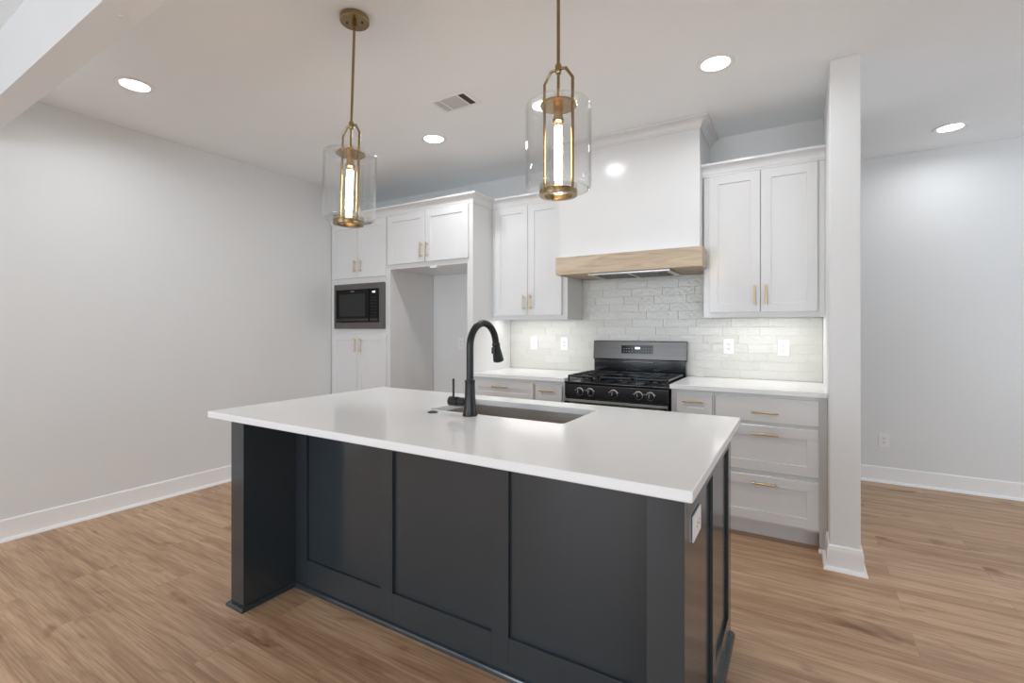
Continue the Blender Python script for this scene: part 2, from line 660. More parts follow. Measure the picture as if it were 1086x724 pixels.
# ------------------------------------------------------------------ pantry cabinet with the built-in microwave
pc = thing('pantry_cabinet', 'tall white pantry cabinet in the left corner, with doors above and below the microwave', 'cabinet', (-3.79, 3.65, 0))
x0, x1 = XL + 0.004, -3.3815
mb = MB()
mb.box(x0, x0 + 0.02, YF, YBK, 0.10, CZ0)
mb.box(x1 - 0.02, x1, YF, YBK, 0.0, CZ0)
for z0, z1 in ((0.10, 0.12), (1.262, 1.284), (1.775, 1.797), (CZ0 - 0.02, CZ0)):
    mb.box(x0 + 0.02, x1 - 0.02, YF + 0.02, YBK, z0, z1)
mb.box(x0 + 0.02, x1 - 0.02, YBK - 0.012, YBK, 0.12, CZ0 - 0.02)
make('carcass', mb, M['cab'], pc)
mb = MB()
mb.box(x0, -4.115, YF - 0.0005, YF + 0.02, 0.10, CZ0, 0.001)
mb.box(-3.425, x1, YF - 0.0005, YF + 0.02, 0.0, CZ0, 0.001)
for z0, z1 in ((0.10, 0.14), (1.24, 1.312), (1.75, 1.83), (2.36, CZ0)):
    mb.box(-4.115, -3.425, YF - 0.0005, YF + 0.02, z0, z1, 0.001)
make('face_frame', mb, M['cab'], pc)
make('toe_kick', MB().box(x0, x1 - 0.02, YF + 0.075, YF + 0.09, 0, 0.10), M['cab'], pc)
door(pc, -4.160, -3.788, 1.817, 2.377, YD, -3.809, (1.868, 1.992))
door(pc, -3.784, -3.392, 1.817, 2.377, YD, -3.730, (1.868, 1.992))
door(pc, -4.160, -3.788, 0.122, 1.252, YD, -3.809, (1.074, 1.214))
door(pc, -3.784, -3.392, 0.122, 1.252, YD, -3.730, (1.074, 1.214))
make('crown', MB().sweep([(XL + 0.004, YF), (-3.3812, YF)], CABCROWN), M['cab'], pc)

# ------------------------------------------------------------------ refrigerator surround
fc = thing('refrigerator_cabinet', 'white cabinet bridging the empty refrigerator alcove between tall side panels', 'cabinet', (-2.88, 3.65, 0))
make('side_panel', MB().box(-3.3808, -3.353, YF, YBK, 0, CZ0, 0.001), M['cab'], fc)
make('side_panel', MB().box(-2.442, -2.382, YF, YBK, 0, CZ0, 0.0015), M['cab'], fc)
mb = MB()
mb.box(-3.353, -2.442, YF + 0.001, YBK, 1.873, 1.893)
mb.box(-3.353, -2.442, YF + 0.001, YF + 0.02, 1.893, 1.925)
mb.box(-3.353, -2.442, YF + 0.001, YBK, CZ0 - 0.02, CZ0)
mb.box(-3.353, -2.442, YBK - 0.01, YBK, 1.893, CZ0 - 0.02)
make('carcass', mb, M['cab'], fc)
door(fc, -3.372, -2.905, 1.915, 2.377, YD, -2.938, (1.955, 2.092))
door(fc, -2.900, -2.421, 1.915, 2.377, YD, -2.869, (1.955, 2.092))
make('label_tag', MB().box(-2.86, -2.78, YF + 0.0, YF + 0.03, 1.858, 1.8735, 0.001), M['plastic'], fc)
make('crown', MB().sweep([(-3.3808, YF), (-2.382, YF), (-2.382, YU)], CABCROWN, None, (-1.7, YU)), M['cab'], fc)

# microwave
mw = thing('built_in_microwave', 'black built-in microwave oven with a dark steel trim frame', 'microwave', (-3.768, 3.55, 1.312))
mx0, mx1, mz0, mz1 = -4.122, -3.412, 1.306, 1.757
mb = MB()
yf0, yf1 = 3.306, YF - 0.0008
mb.box(mx0, mx1, yf0, yf1, 1.702, mz1, 0.002)
mb.box(mx0, mx1, yf0, yf1, mz0, 1.370, 0.002)
mb.box(mx0, -4.088, yf0, yf1, 1.368, 1.704, 0.002)
mb.box(-3.474, mx1, yf0, yf1, 1.368, 1.704, 0.002)
make('trim_frame', mb, M['trimsteel'], mw)
make('oven_body', MB().box(-4.09, -3.47, YF + 0.024, 3.80, 1.33, 1.73), M['black'], mw)
make('door', MB().box(-4.086, -3.602, 3.300, YF + 0.024, 1.374, 1.700, 0.003), M['glassblk'], mw)
make('window', MB().box(-4.035, -3.655, 3.2988, 3.3005, 1.43, 1.655, 0.0005), M['window_dark'], mw)
make('handle_strip', MB().box(-4.078, -3.606, 3.295, 3.3004, 1.382, 1.410, 0.002), M['blksteel'], mw)
cp = make('control_panel', MB().box(-3.598, -3.476, 3.301, YF + 0.024, 1.374, 1.700, 0.002), M['glassblk'], mw)
make('display', MB().box(-3.556, -3.520, 3.3002, 3.3012, 1.660, 1.674), M['display'], cp)
for r in range(7):
    for c in range(3):
        make('key', MB().box(-3.571 + c * 0.026, -3.553 + c * 0.026, 3.3002, 3.3012, 1.43 + r * 0.030, 1.437 + r * 0.030), M['slot'], cp)
make('release_strip', MB().box(-3.592, -3.482, 3.2985, 3.3013, 1.382, 1.410, 0.001), M['blksteel'], cp)
mb = MB()
for k in range(5):
    mb.box(-3.865 + k * 0.011, -3.857 + k * 0.011, 3.2992, 3.3002, 1.676, 1.684)
make('maker_mark', mb, M['grey'], mw)

# ------------------------------------------------------------------ wall cabinets
ul = thing('upper_cabinet', 'white two-door wall cabinet between the refrigerator panel and the range hood', 'cabinet', (-2.01, 3.80, 1.385), 'white shaker wall cabinets')
mb = MB()
mb.box(-2.381, -1.638, YU, YBK, 1.402, CZ0, 0.0012)
mb.box(-2.381, -1.638, YU, YU + 0.02, 1.385, 1.403, 0.0012)
mb.box(-1.653, -1.638, YU + 0.02, YBK, 1.385, 1.403, 0.0012)
mb.box(-2.381, -2.366, YU + 0.02, YBK, 1.385, 1.403, 0.0012)
make('carcass', mb, M['cab'], ul)
door(ul, -2.345, -2.008, 1.422, 2.377, YUD, -2.038, (1.470, 1.600))
door(ul, -2.004, -1.684, 1.422, 2.377, YUD, -1.973, (1.470, 1.600))
make('crown', MB().sweep([(-2.382, YU), (-1.6535, YU)], CABCROWN, (-2.382, YF), None), M['cab'], ul)

ur = thing('upper_cabinet', 'white two-door wall cabinet right of the range hood, against the stub wall', 'cabinet', (-0.215, 3.80, 1.385), 'white shaker wall cabinets')
mb = MB()
mb.box(-0.5765, 0.149, YU, YBK, 1.402, CZ0, 0.0012)
mb.box(-0.5765, 0.149, YU, YU + 0.02, 1.385, 1.403, 0.0012)
mb.box(-0.5765, -0.5615, YU + 0.02, YBK, 1.385, 1.403, 0.0012)
mb.box(0.134, 0.149, YU + 0.02, YBK, 1.385, 1.403, 0.0012)
make('carcass', mb, M['cab'], ur)
door(ur, -0.539, -0.2175, 1.420, 2.377, YUD, -0.250, (1.468, 1.600))
door(ur, -0.2135, 0.109, 1.420, 2.377, YUD, -0.182, (1.468, 1.600))
make('crown', MB().sweep([(-0.5835, YU), (0.149, YU)], CABCROWN), M['cab'], ur)

# ------------------------------------------------------------------ range hood
rh = thing('range_hood', 'white boxed range hood to the ceiling with a limed oak band, above the range', 'range hood', (-1.11, 3.75, 1.73))
make('chimney', MB().box(-1.636, -0.583, 3.6175, YBK, 1.866, ZC - 0.002, 0.0012).box(-1.652, -0.583, 3.512, 3.618, 1.866, ZC - 0.002, 0.0012), M['cab'], rh)
HC = crown_prof(2.698, ZC - 0.001, 0.060)
make('crown', MB().sweep([(-1.652, 3.512), (-0.583, 3.512), (-0.583, YBK)], HC), M['cab'], rh)
mb = MB()
mb.box(-1.642, -0.553, 3.420, 3.445, 1.730, 1.866, 0.0015)
mb.box(-1.642, -1.617, 3.4455, 3.6185, 1.730, 1.866, 0.0015)
mb.box(-0.578, -0.553, 3.4455, 3.6185, 1.730, 1.866, 0.0015)
make('wood_band', mb, M['oak'], rh)
make('soffit', MB().box(-1.6165, -0.5785, 3.4455, YBK, 1.737, 1.755), M['oak'], rh)
make('top_cap', MB().box(-1.6165, -0.5785, 3.4455, 3.61, 1.8455, 1.865), M['cab'], rh)
mb = MB()
mb.box(-1.40, -0.78, 3.49, 3.88, 1.722, 1.7365, 0.002)
li = make('hood_insert', mb, M['steel'], rh)
mb = MB()
for k in range(2):
    for j in range(12):
        mb.box(-1.37 + k * 0.29, -1.11 + k * 0.29, 3.55 + j * 0.024, 3.562 + j * 0.024, 1.7185, 1.7222)
make('filter', mb, M['blksteel'], li)
make('lamp', MB().cyl((-1.34, 3.515, 1.7225), (-1.34, 3.515, 1.719), 0.018), M['plastic'], li)
make('lamp', MB().cyl((-0.88, 3.515, 1.7225), (-0.88, 3.515, 1.719), 0.018), M['plastic'], li)

# ------------------------------------------------------------------ base cabinets
BZ = 0.904
def base_cabinet(label, x0, x1, stile_l, stile_r, foot=False):
    t = thing('base_cabinet', label, 'cabinet', ((x0 + x1) / 2, 3.65, 0), 'white base cabinets along the back wall')
    mb = MB()
    mb.box(x0, x1, YF, YBK, 0.105, BZ, 0.001)
    if foot:
        mb.box(stile_r + 0.003, x1, YF, YF + 0.08, 0, 0.106, 0.001)
    make('carcass', mb, M['cab'], t)
    make('toe_kick', MB().box(x0, (stile_r + 0.003) if foot else x1, YF + 0.08, YF + 0.095, 0, 0.1045), M['cab'], t)
    return t
b = base_cabinet('white base cabinet with one wide drawer, beside the refrigerator panel', -2.381, -1.779, -2.36, -1.79)
drawer(b, -2.36, -1.788, 0.735, 0.872, YD, (-2.160, -2.012), 0.832, rail=0.05)
door(b, -2.36, -2.076, 0.122, 0.712, YD, -2.11, (0.54, 0.67))
door(b, -2.072, -1.788, 0.122, 0.712, YD, -2.038, (0.54, 0.67))
b = base_cabinet('narrow white base cabinet immediately left of the range', -1.778, -1.519, -1.76, -1.54)
drawer(b, -1.767, -1.540, 0.735, 0.872, YD, (-1.726, -1.596), 0.828, rail=0.05)
door(b, -1.767, -1.540, 0.122, 0.712, YD, -1.575, (0.54, 0.67))
b = base_cabinet('narrow white base cabinet immediately right of the range', -0.735, -0.466, -0.70, -0.475)
drawer(b, -0.699, -0.476, 0.735, 0.878, YD, (-0.656, -0.524), 0.830, rail=0.05)
door(b, -0.699, -0.476, 0.122, 0.712, YD, -0.665, (0.54, 0.67))
b = base_cabinet('white base cabinet with a stack of three drawers beside the stub wall', -0.465, 0.149, -0.455, 0.106, True)
drawer(b, -0.455, 0.106, 0.732, 0.882, YD, (-0.246, -0.098), 0.793, slab=True)
drawer(b, -0.455, 0.106, 0.430, 0.710, YD, (-0.246, -0.098), 0.661)
drawer(b, -0.455, 0.106, 0.122, 0.402, YD, (-0.246, -0.098), 0.357)

t = make('countertop', MB().box(-2.380, -1.512, 3.300, YB - 0.014, 0.9045, 0.934, 0.002), M['quartz'], None, base=(-1.95, 3.63, 0.9045))
tag(t, 'white quartz countertop on the back wall, left of the range', 'countertop')
t = make('countertop', MB().box(-0.740, 0.1485, 3.300, YB - 0.014, 0.9045, 0.934, 0.002), M['quartz'], None, base=(-0.30, 3.63, 0.9045))
tag(t, 'white quartz countertop on the back wall, right of the range', 'countertop')

# ------------------------------------------------------------------ backsplash of glazed handmade tile
bs = thing('tile_backsplash', 'glossy white handmade subway tile backsplash behind the range and counters', 'backsplash', (-1.11, YB - 0.003, 0.934))
make('grout', MB().box(-2.381, 0.149, YB - 0.0082, YB - 0.0005, 0.9345, 1.3845).box(-1.6365, -0.578, YB - 0.0082, YB - 0.0005, 1.3845, 1.735), M['grout'], bs, smooth=False)
tm = MB()
TW, TH_ = 0.252, 0.0645
def tile(a, b, z0, z1):
    if b - a < 0.012:
        return
    cx, cz = (a + b) / 2, (z0 + z1) / 2
    R = Matrix.Translation((cx, YB - 0.0095, cz)) @ Matrix.Rotation(random.gauss(0, 0.005), 4, 'X') @ Matrix.Rotation(random.gauss(0, 0.003), 4, 'Z')
    tm.box(-(b - a) / 2 + 0.0006, (b - a) / 2 - 0.0006, -0.0035, 0.0035, -(z1 - z0) / 2 + 0.0006, (z1 - z0) / 2 - 0.0006, 0.0009, 1, R)
z, r = 0.9345, 0
while z < 1.734:
    z1 = min(z + TH_, 1.7345)
    spans = []
    if z < 1.380:
        zz1 = min(z1, 1.3845)
        lo_, hi_ = -2.381, 0.149
    else:
        lo_, hi_ = -1.6365, -0.578
        zz1 = z1
    if zz1 - z > 0.012:
        a = -2.381 - [0, 0.50, 0.25, 0.75][r % 4] * TW - random.random() * 0.02
        while a < hi_:
            aa, bb = max(a, lo_), min(a + TW, hi_)
            if bb > aa:
                tile(aa, bb, z, zz1)
            a += TW
    z = zz1 if zz1 < z1 else z1
    r += 1
make('glazed_tiles', tm, M['tile'], bs, smooth=False)

# ------------------------------------------------------------------ outlets and switches
def outlet(label, pos, face='back', toggle=False, cat='outlet', group=None, lying=False):
    """plate 70 x 114 mm; built facing -y then turned"""
    t = thing('light_switch' if toggle else 'power_outlet', label, cat, pos, group)
    if face == 'right':
        t.rotation_euler = (0, PI / 2, PI / 2) if lying else (0, 0, PI / 2)
    P = Vector(pos)
    bx = lambda mb, a, b_, c, d, e, f, bev=0.0: mb.box(P.x + a, P.x + b_, P.y + c, P.y + d, P.z + e, P.z + f, bev)
    make('plate', bx(MB(), -0.037, 0.037, -0.005, 0.0, -0.059, 0.059, 0.0018), M['plastic'], t)
    if toggle:
        rk = make('rocker', bx(MB(), -0.0165, 0.0165, -0.008, -0.0045, -0.033, 0.033, 0.0015), M['plastic'], t)
    else:
        fcx = make('receptacle', bx(MB(), -0.0165, 0.0165, -0.0068, -0.0045, -0.033, 0.033, 0.001), M['plastic'], t)
        mb = MB()
        for s in (-1, 1):
            zc = s * 0.0165
            bx(mb, -0.0075, -0.005, -0.0072, -0.0066, zc - 0.003, zc + 0.006)
            bx(mb, 0.005, 0.0075, -0.0072, -0.0066, zc - 0.003, zc + 0.005)
            mb.cyl((P.x, P.y - 0.0066, P.z + zc - 0.008), (P.x, P.y - 0.0072, P.z + zc - 0.008), 0.0024, n=10)
        make('slots', mb, M['slot'], fcx)
    return t
YT = YB - 0.0135
outlet('white outlet on the tile nearest the refrigerator panel', (-2.122, YT, 1.174), group='backsplash outlets')
outlet('white outlet on the tile just left of the range', (-1.812, YT, 1.172), group='backsplash outlets')
outlet('white outlet on the tile right of the range, left one of the pair', (-0.450, YT, 1.172), group='backsplash outlets')
outlet('white outlet on the tile nearest the stub wall', (-0.088, YT, 1.170), group='backsplash outlets')
outlet('white outlet low inside the refrigerator alcove', (-2.985, YB - 0.0005, 1.156))
outlet('white outlet near the floor on the hall wall, right of the stub wall', (0.630, YH - 0.0005, 0.359))

# ------------------------------------------------------------------ gas range
rg = thing('gas_range', 'black stainless gas range with five burners and a tall backguard', 'range', (-1.126, 3.62, 0))
rx0, rx1 = -1.506, -0.746
make('body', MB().box(rx0, rx1, 3.312, 3.935, 0.03, 0.895, 0.002), M['black'], rg)
for fx in (rx0 + 0.04, rx1 - 0.04):
    for fy in (3.36, 3.88):
        make('foot', MB().cyl((fx, fy, 0), (fx, fy, 0.031), 0.016, n=14), M['black'], rg)
mb = MB()
mb.box(rx0 - 0.001, rx1 + 0.001, 3.292, 3.87, 0.8955, 0.914, 0.004)
mb.box(rx0, rx1, 3.84, 3.872, 0.9135, 0.925, 0.003)
ct = make('cooktop', mb, M['enamel'], rg)
BUR = ((-1.385, 3.45, 0.042), (-1.385, 3.70, 0.034), (-1.126, 3.575, 0.05), (-0.867, 3.45, 0.046), (-0.867, 3.70, 0.030))
for bx_, by_, br_ in BUR:
    bu = make('burner', MB().lathe((bx_, by_, 0.9135), [(0, 0), (br_ * 1.35, 0), (br_ * 1.3, 0.006), (br_, 0.010), (br_, 0.020), (0, 0.020)], 28), M['blksteel'], ct)
    make('burner_cap', MB().lathe((bx_, by_, 0.9338), [(0, 0), (br_ * 0.92, 0), (br_ * 0.95, 0.004), (br_ * 0.8, 0.009), (0, 0.010)], 28), M['iron'], bu)
def grate(gx0, gx1, centers):
    mb = MB()
    gy0, gy1, zt, zb, w = 3.330, 3.822, 0.958, 0.944, 0.006
    for gx in (gx0 + w, gx1 - w):
        mb.box(gx - w, gx + w, gy0, gy1, zb, zt, 0.002)
    for gy in (gy0 + w, gy1 - w, (gy0 + gy1) / 2):
        mb.box(gx0, gx1, gy - w, gy + w, zb, zt, 0.002)
    for cx, cy in centers:
        mb.box(cx - 0.004, cx + 0.004, cy - 0.11, cy - 0.022, zb, zt + 0.002, 0.0015)
        mb.box(cx - 0.004, cx + 0.004, cy + 0.022, cy + 0.11, zb, zt + 0.002, 0.0015)
        mb.box(gx0, cx - 0.022, cy - 0.004, cy + 0.004, zb, zt + 0.002, 0.0015)
        mb.box(cx + 0.022, gx1, cy - 0.004, cy + 0.004, zb, zt + 0.002, 0.0015)
    for gx in (gx0 + w, gx1 - w):
        for gy in (gy0 + w, gy1 - w):
            mb.box(gx - w, gx + w, gy - w, gy + w, 0.9142, zb + 0.002, 0.0015)
    return make('grate', mb, M['iron'], ct)
grate(-1.496, -1.256, ((-1.385, 3.45), (-1.385, 3.70)))
grate(-1.250, -1.002, ((-1.126, 3.575),))
grate(-0.996, -0.756, ((-0.867, 3.45), (-0.867, 3.70)))
cpn = make('control_panel', MB().box(rx0, rx1, 3.294, 3.3115, 0.798, 0.893, 0.003), M['blksteel'], rg)
for kx in (-1.386, -1.304, -1.126, -0.947, -0.866):
    kb = make('knob', MB().tube([(kx, 3.2942, 0.843), (kx, 3.284, 0.843), (kx, 3.2835, 0.843), (kx, 3.262, 0.843), (kx, 3.258, 0.843)], [0.026, 0.026, 0.0225, 0.0205, 0.016], 22), M['black'], rg)
    make('bezel', MB().tube([(kx, 3.2938, 0.843), (kx, 3.2905, 0.843), (kx, 3.2895, 0.843)], [0.0295, 0.0295, 0.0275], 26), M['steel'], kb)
    make('pointer', MB().box(kx - 0.003, kx + 0.003, 3.2555, 3.2585, 0.834, 0.858, 0.001), M['steel'], kb)
for kx in (-1.386, -1.304, -1.126, -0.947, -0.866):
    for dx in (-0.033, 0.031):
        make('panel_mark', MB().box(kx + dx - 0.006, kx + dx + 0.006, 3.2933, 3.2942, 0.850, 0.855), M['grey'], cpn)
od = make('oven_door', MB().box(rx0 + 0.002, rx1 - 0.002, 3.276, 3.3115, 0.225, 0.790, 0.004), M['blksteel'], rg)
make('window', MB().box(-1.40, -0.85, 3.2745, 3.2765, 0.33, 0.66, 0.001), M['glassblk'], od)
make('trim_strip', MB().box(rx0 + 0.004, rx1 - 0.004, 3.2735, 3.2765, 0.770, 0.786, 0.001), M['steel'], od)
mb = MB().cyl((-1.47, 3.228, 0.748), (-0.782, 3.228, 0.748), 0.0125, n=18)
for hx in (-1.44, -0.812):
    mb.box(hx - 0.012, hx + 0.012, 3.228, 3.2765, 0.740, 0.756, 0.003)
make('handle', mb, M['steel'], od)
make('drawer', MB().box(rx0 + 0.002, rx1 - 0.002, 3.28, 3.3115, 0.06, 0.215, 0.004), M['blksteel'], rg)
# backguard: black riser, then a brushed control head leaning a little forward
make('riser', MB().box(rx0 + 0.004, rx1 - 0.004, 3.893, 3.945, 0.896, 1.06, 0.003), M['enamel'], rg)
mb = MB()
prof = [(3.905, 1.045), (3.893, 1.05), (3.886, 1.058), (3.898, 1.200), (3.906, 1.206), (3.950, 1.206), (3.950, 1.045)]
A = [mb.bm.verts.new((rx0 - 0.001, y, z)) for y, z in prof]
B = [mb.bm.verts.new((rx1 + 0.001, y, z)) for y, z in prof]
for j in range(len(prof)):
    k = (j + 1) % len(prof)
    mb.bm.faces.new((A[j], A[k], B[k], B[j]))
mb.bm.faces.new(A[::-1]); mb.bm.faces.new(B)
bgd = make('backguard', mb, M['blksteel'], rg)
lean = Matrix.Translation((0, 3.886, 1.058)) @ Matrix.Rotation(-math.atan2(0.012, 0.142), 4, 'X')
make('lip', MB().box(-1.24, -0.99, 3.872, 3.8935, 1.028, 1.038, 0.002), M['blksteel'], rg)
dp = make('display', MB().box(-1.262, -1.002, -0.0015, 0.002, 0.045, 0.112, 0.0005, 1, lean), M['glassblk'], bgd)
mb = MB()
for k, w_ in enumerate((0.010, 0.010, 0.010)):
    mb.box(-1.146 + k * 0.014, -1.146 + k * 0.014 + w_, -0.0022, -0.0014, 0.082, 0.098, 0, 1, lean)
make('clock_digits', mb, M['display'], dp)
for kx in (-1.245, -1.223, -1.201, -1.179, -1.085, -1.063, -1.041, -1.019):
    for kz in (0.060, 0.082):
        make('touch_key', MB().box(kx, kx + 0.009, -0.002, -0.0014, kz, kz + 0.005, 0, 1, lean), M['grey'], dp)

# ------------------------------------------------------------------ island
ic = thing('kitchen_island', 'slate grey panelled island cabinet with wing posts standing on the oak floor', 'island', (-1.27, 1.75, 0))
IX0, IX1, IY0, IYB, IY1, IZ = -2.303, -0.246, 1.262, 1.545, 2.228, 0.8835
# hollow carcass
mb = MB()
mb.box(-2.2005, -0.2555, IYB, IYB + 0.02, 0.0, IZ)
mb.box(-2.2005, -2.18, IYB + 0.02, IY1, 0.0, IZ)
mb.box(-0.30, -0.2555, IYB + 0.02, IY1, 0.0, IZ)
mb.box(-2.18, -0.30, IY1 - 0.01, IY1, 0.10, IZ)
mb.box(-2.18, -0.30, IYB + 0.02, IY1 - 0.01, 0.10, 0.12)
make('carcass', mb, M['slate'], ic)
make('toe_kick', MB().box(-2.18, -0.30, IY1 - 0.09, IY1 - 0.075, 0, 0.10), M['slate'], ic)
# wings that carry the overhang
make('end_post', MB().box(IX0, -2.201, IY0, IY1, 0, IZ, 0.0015), M['slate'], ic)
make('end_post', MB().box(-0.342, -0.2455, IY0, 1.290, 0, IZ, 0.0012).box(-0.342, -0.2555, 1.289, IYB - 0.0005, 0, IZ, 0.0008), M['slate'], ic)
# applied frame on the seating side
mb = MB()
fy0, fy1 = IYB - 0.015, IYB - 0.0003
for a, b_ in ((-2.2005, -2.115), (-1.600, -1.526), (-1.005, -0.931), (-0.415, -0.3425)):
    mb.box(a, b_, fy0, fy1, 0.0, IZ, 0.0012)
for a, b_ in ((-2.115, -1.600), (-1.526, -1.005), (-0.931, -0.415)):
    mb.box(a, b_, fy0 + 0.0002, fy1, 0.0, 0.146, 0.0012)
    mb.box(a, b_, fy0 + 0.0002, fy1, 0.815, IZ, 0.0012)
make('panel_frame', mb, M['slate'], ic)
# applied frame on the right end
mb = MB()
sx0, sx1 = -0.2552, IX1 + 0.001
for a, b_ in ((1.725, 1.795), (2.150, IY1)):
    mb.box(sx0, sx1, a, b_, 0.0, IZ, 0.0012)
for a, b_ in ((1.2905, 1.725), (1.795, 2.150)):
    mb.box(sx0, sx1 - 0.0002, a, b_, 0.0, 0.115, 0.0012)
    mb.box(sx0, sx1 - 0.0002, a, b_, 0.815, IZ, 0.0012)
make('end_frame', mb, M['slate'], ic)
# shoe moulding round the foot
SH2 = [(0.0, 0.0), (0.017, 0.0), (0.016, 0.010), (0.011, 0.017), (0.0, 0.021)]
mb = MB()
mb.sweep([(IX0, IY1), (IX0, IY0), (-2.201, IY0), (-2.201, fy0), (-0.342, fy0), (-0.342, IY0), (sx1, IY0), (sx1, IY1)], SH2)
make('shoe_moulding', mb, M['slate'], ic)
# working side doors
for a, b_ in ((-2.19, -1.62), (-1.55, -1.20), (-1.19, -0.84), (-0.78, -0.28)):
    mbd = MB().shaker(a, b_, 0.115, 0.86, 0)
    bmesh.ops.transform(mbd.bm, matrix=Matrix.Translation((a + b_, IY1 + 0.0205, 0)) @ Matrix.Rotation(PI, 4, 'Z'), verts=mbd.bm.verts[:])
    d = make('door', mbd, M['slate'], ic)
    pull(d, (b_ - 0.04, IY1 + 0.0205, 0.66), (b_ - 0.04, IY1 + 0.0205, 0.80), (0, 1, 0))

# countertop with the sink cut-out
TX0, TX1, TY0, TY1, TZ0, TZ1 = -2.410, -0.217, 1.209, 2.330, 0.884, 0.914
HX0, HX1, HY0, HY1 = -1.552, -0.830, 1.803, 2.196
def slab_with_hole(X, Y, Z, hx, hy, rad, bev):
    bm = bmesh.new()
    def rr(x0, x1, y0, y1, r, n=5):
        out = []
        for cx, cy, a0 in ((x1 - r, y0 + r, -PI / 2), (x1 - r, y1 - r, 0), (x0 + r, y1 - r, PI / 2), (x0 + r, y0 + r, PI)):
            for k in range(n + 1):
                a = a0 + k / n * PI / 2
                out.append((cx + r * math.cos(a), cy + r * math.sin(a)))
        return out
    def loop(pts, z):
        return [bm.verts.new((x, y, z)) for x, y in pts]
    n = 5
    e = bev
    o_t = loop(rr(X[0] + e, X[1] - e, Y[0] + e, Y[1] - e, 0.004), Z[1])
    o_s = loop(rr(X[0], X[1], Y[0], Y[1], 0.005), Z[1] - e)
    o_l = loop(rr(X[0], X[1], Y[0], Y[1], 0.005), Z[0] + e)
    o_b = loop(rr(X[0] + e, X[1] - e, Y[0] + e, Y[1] - e, 0.004), Z[0])
    i_t = loop(rr(hx[0] - e, hx[1] + e, hy[0] - e, hy[1] + e, rad), Z[1])
    i_s = loop(rr(hx[0], hx[1], hy[0], hy[1], rad), Z[1] - e)
    i_b = loop(rr(hx[0], hx[1], hy[0], hy[1], rad), Z[0])
    L_ = len(o_t)
    for A, B in ((o_t, o_s), (o_s, o_l), (o_l, o_b), (i_t, i_s), (i_s, i_b), (o_t, i_t), (o_b, i_b)):
        for j in range(L_):
            k = (j + 1) % L_
            bm.faces.new((A[j], A[k], B[k], B[j]))
    mb = MB()
    mb.bm.free()
    mb.bm = bm
    return mb
t = make('island_countertop', slab_with_hole((TX0, TX1), (TY0, TY1), (TZ0, TZ1), (HX0, HX1), (HY0, HY1), 0.018, 0.0025), M['quartz'], None, base=(-1.31, 1.77, TZ0))
tag(t, 'large white quartz island top with a sink cut-out, overhanging the slate cabinet', 'countertop')

# undermount sink
sk = thing('kitchen_sink', 'undermount stainless steel single bowl sink set in the island top', 'sink', (-1.19, 2.0, 0.66))
mb = MB()
g, zt, zb, th = 0.004, 0.8836, 0.665, 0.003
a0, a1, b0, b1 = HX0 - g, HX1 + g, HY0 - g, HY1 + g
mb.box(a0 - 0.022, a0, b0 - 0.022, b1 + 0.012, zt - th, zt)
mb.box(a1, a1 + 0.022, b0 - 0.022, b1 + 0.012, zt - th, zt)
mb.box(a0, a1, b0 - 0.022, b0, zt - th, zt)
mb.box(a0, a1, b1, b1 + 0.012, zt - th, zt)
make('rim', mb, M['steel'], sk)
mb = MB()
mb.box(a0 - th, a0, b0 - th, b1 + th, zb, zt - th)
mb.box(a1, a1 + th, b0 - th, b1 + th, zb, zt - th)
mb.box(a0, a1, b0 - th, b0, zb, zt - th)
mb.box(a0, a1, b1, b1 + th, zb, zt - th)
mb.box(a0 - th, a1 + th, b0 - th, b1 + th, zb - th, zb)
make('bowl', mb, M['steel'], sk)
make('drain', MB().lathe((-1.19, 2.05, zb), [(0, 0.001), (0.03, 0.0012), (0.042, 0.004), (0.056, 0.003), (0.057, 0.0002), (0, 0.0002)], 32), M['blksteel'], sk)

# faucet
fx, fyy = -1.271, 1.757
fa = thing('kitchen_faucet', 'tall matte black gooseneck pull-down faucet on the island top', 'faucet', (fx, fyy, TZ1))
c = (fx, fyy, TZ1 + 0.0002)
make('base', MB().lathe(c, [(0, 0), (0.0335, 0), (0.0345, 0.003), (0.033, 0.009), (0.0315, 0.012), (0.029, 0.028), (0.0255, 0.06), (0.0233, 0.095), (0.0222, 0.148), (0.023, 0.150), (0.0238, 0.155), (0.023, 0.160), (0.019, 0.162), (0, 0.162)], 40), M['black'], fa)
path = [(fx, fyy, TZ1 + 0.158), (fx, fyy, 1.12), (fx, fyy, 1.18), (fx, fyy, 1.224)]
RA = 0.108
for k in range(1, 19):
    a = PI - k / 18 * PI * 0.97
    path.append((fx, fyy + RA + RA * math.cos(a), 1.224 + RA * math.sin(a)))
make('gooseneck', MB().tube(path, 0.0162, 24), M['black'], fa)
e = Vector(path[-1])
dr = (e - Vector(path[-2])).normalized()
dr = (dr + Vector((0, 0.11, 0))).normalized()
hd = [e - dr * 0.004, e + dr * 0.002, e + dr * 0.008, e + dr * 0.012, e + dr * 0.04, e + dr * 0.07, e + dr * 0.088, e + dr * 0.091]
spr = make('spray_head', MB().tube(hd, [0.0165, 0.0195, 0.0195, 0.0178, 0.021, 0.025, 0.027, 0.0245], 28), M['black'], fa)
make('spray_face', MB().cyl(e + dr * 0.0905, e + dr * 0.093, 0.021, n=24), M['slot'], spr)
make('button', MB().box(fx - 0.009, fx + 0.009, e.y - 0.027, e.y - 0.016, e.z - 0.050, e.z - 0.018, 0.003), M['black'], spr)
vl = make('valve', MB().tube([(fx - 0.02, fyy, 0.972), (fx - 0.062, fyy, 0.972), (fx - 0.0625, fyy, 0.972), (fx - 0.0665, fyy, 0.972), (fx - 0.067, fyy, 0.972), (fx - 0.112, fyy, 0.972), (fx - 0.115, fyy, 0.972)], [0.0205, 0.0205, 0.0185, 0.0185, 0.022, 0.022, 0.0195], 26), M['black'], fa)
